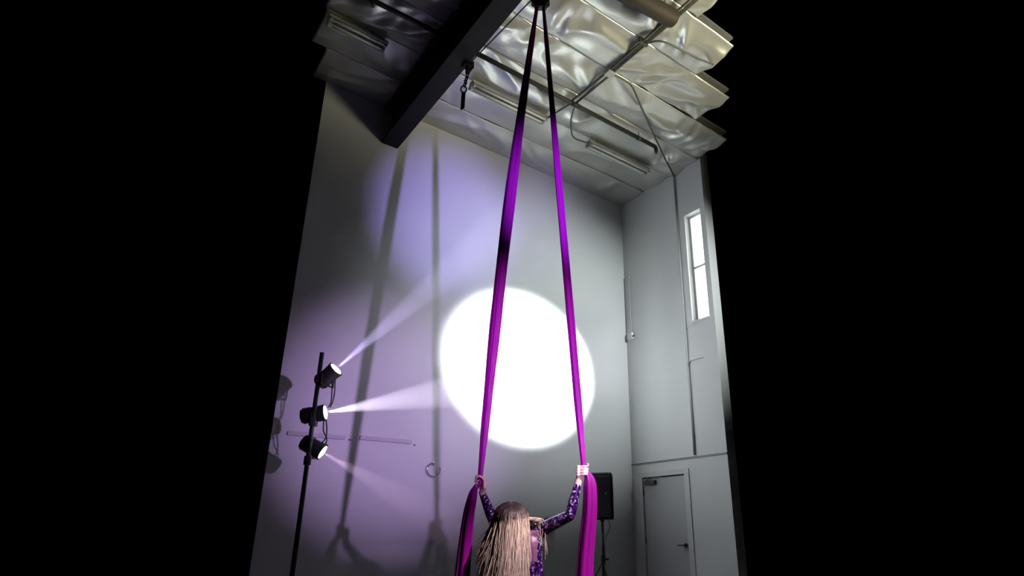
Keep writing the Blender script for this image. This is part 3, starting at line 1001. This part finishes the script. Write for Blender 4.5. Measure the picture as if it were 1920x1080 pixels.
for sg in (-1, 1):
    ec = head + hr_ * (0.031 * sg) + hf * 0.083 + hu * 0.008
    ey = MB().ellipsoid(ec, (hr_ * 0.012, hf * 0.011, hu * 0.008), 12, 8).build('eye', 'eye', per, smooth=True)
    MB().ellipsoid(ec + hf * 0.008, (hr_ * 0.005, hf * 0.004, hu * 0.005), 10, 6).build('iris', 'iris', ey, smooth=True)
MB().ellipsoid(head + hf * 0.088 - hu * 0.058, (hr_ * 0.024, hf * 0.009, hu * 0.009), 12, 8).build('mouth', 'lip', per, smooth=True)

# hair: a scalp layer and long locks falling over the back
hv, hfz, along, lockv = [], [], [], []


def add_lock(pts, rad, tone, w=1.6):
    n_ = 5
    base = len(hv)
    for i, p in enumerate(pts):
        q0, q1 = pts[max(i - 1, 0)], pts[min(i + 1, len(pts) - 1)]
        t_ = (q1 - q0).normalized()
        s = t_.cross(EY)
        s = s.normalized() if s.length > 1e-3 else EX.copy()
        f_ = s.cross(t_).normalized()
        u = i / (len(pts) - 1)
        r_ = rad * (0.5 + 1.2 * u) if u < 0.35 else rad * (0.92 - 0.75 * (u - 0.35) / 0.65)
        for k in range(n_):
            a = 2 * PI * k / n_
            hv.append(p + s * math.cos(a) * r_ * w + f_ * math.sin(a) * r_ * 0.7)
            along.append(u + (tone - 0.5) * 0.12)
            lockv.append(tone)
    for i in range(len(pts) - 1):
        for k in range(n_):
            hfz.append((base + i * n_ + k, base + i * n_ + (k + 1) % n_, base + (i + 1) * n_ + (k + 1) % n_, base + (i + 1) * n_ + k))


hc = head + hu * 0.022 - hf * 0.012
rnd = random.Random(11)
for i in range(2200):
    # azimuth about the head: 0 = straight back (to the camera), +-1.9 rad = temples
    az = rnd.uniform(-1.95, 1.95)
    layer = rnd.random()
    e0 = rnd.uniform(0.02, 0.40)
    infl = 1.06 + 0.40 * layer
    pts = []
    dirh = -hf * math.cos(az) + hr_ * math.sin(az)
    el_end = math.radians(-8 + 10 * rnd.random())
    el_start = math.radians(88 - 35 * e0)
    for q in range(7):
        el = el_start + (el_end - el_start) * q / 6
        g = infl * (0.90 + 0.10 * min(1, q / 3))
        p = hc + (-hf * math.cos(az) * 0.100 + hr_ * math.sin(az) * 0.088) * math.cos(el) * g + hu * 0.100 * math.sin(el) * (1.0 + 0.08 * layer)
        pts.append(p)
    L = rnd.uniform(0.22, 0.42) * (0.8 if abs(az) > 1.5 else 1)
    last = pts[-1]
    latl = math.sin(az)
    swing = -0.015 - 0.11 * max(0, -latl) ** 2 * rnd.random() + 0.03 * max(0, latl) * rnd.random()
    for q in range(1, 9):
        u = q / 8
        wob = 0.006 * math.sin(6 * u + i)
        p = last + Vector((0, 0, -L * u)) + EX * (swing * u ** 1.4 + 0.012 * latl * u + wob) - EY * (0.015 * math.sin(PI * u * 0.9))
        pts.append(p)
    add_lock(pts, rnd.uniform(0.0014, 0.0036), rnd.random(), 2.0)
# a few locks falling over the right shoulder
for i in range(26):
    st_ = hc + hr_ * rnd.uniform(0.06, 0.09) - hf * rnd.uniform(-0.02, 0.07) - hu * rnd.uniform(0.0, 0.05)
    e_ = shR + EX * rnd.uniform(-0.09, 0.03) - EY * rnd.uniform(0.03, 0.07) + Z * rnd.uniform(0.02, 0.06)
    d_ = e_ + Vector((0, 0, -rnd.uniform(0.05, 0.26))) + EX * rnd.uniform(-0.04, 0.05)
    add_lock([Vector(p) for p in smoothpath([hc + hu * 0.09, st_, st_.lerp(e_, 0.6) + Z * 0.02, e_, d_], 4)], rnd.uniform(0.003, 0.0055), rnd.random())
hm = bpy.data.meshes.new('hair')
sc_ = MB().ellipsoid(hc, (hr_ * 0.083, hf * 0.104, hu * 0.102), 24, 16)
base = len(hv)
keep = {}
for i, p in enumerate(sc_.v):
    hv.append(Vector(p))
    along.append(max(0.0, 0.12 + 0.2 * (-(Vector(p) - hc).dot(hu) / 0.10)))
    lockv.append(0.3)
for f in sc_.f:
    cc = sum((Vector(sc_.v[i]) for i in f), Vector()) / len(f) - hc
    if cc.dot(hf) < 0.045 or cc.dot(hu) > 0.075:
        hfz.append(tuple(i + base for i in f))
hm.from_pydata([tuple(Vector(p) - PB) for p in hv], [], hfz)
a1 = hm.attributes.new('along', 'FLOAT', 'POINT')
a1.data.foreach_set('value', along)
a2 = hm.attributes.new('lock', 'FLOAT', 'POINT')
a2.data.foreach_set('value', lockv)
for p in hm.polygons:
    p.use_smooth = True
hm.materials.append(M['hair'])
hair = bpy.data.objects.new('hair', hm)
COL.objects.link(hair)
hair.parent = per
hair['label'] = 'long blonde hair with dark roots'

# ------------------------------------------------------------------ haze drifting around the stage lights
hz = bpy.data.materials.new('stage_haze')
hz.use_nodes = True
nt = hz.node_tree
nt.nodes.remove(nt.nodes['Principled BSDF'])
vsn = nt.nodes.new('ShaderNodeVolumeScatter')
vsn.inputs['Density'].default_value = 0.10
vsn.inputs['Anisotropy'].default_value = 0.0
nt.links.new(vsn.outputs[0], nt.nodes['Material Output'].inputs['Volume'])
o = MB().box((1.60, 4.3, 1.1), (4.4, 7.6, 5.6)).build('haze', hz)
tag(o, 'thin theatrical haze around the stage lights making their beams visible', 'haze')
o['kind'] = 'stuff'

for o in bpy.data.objects:
    if '_o' in o:
        del o['_o']
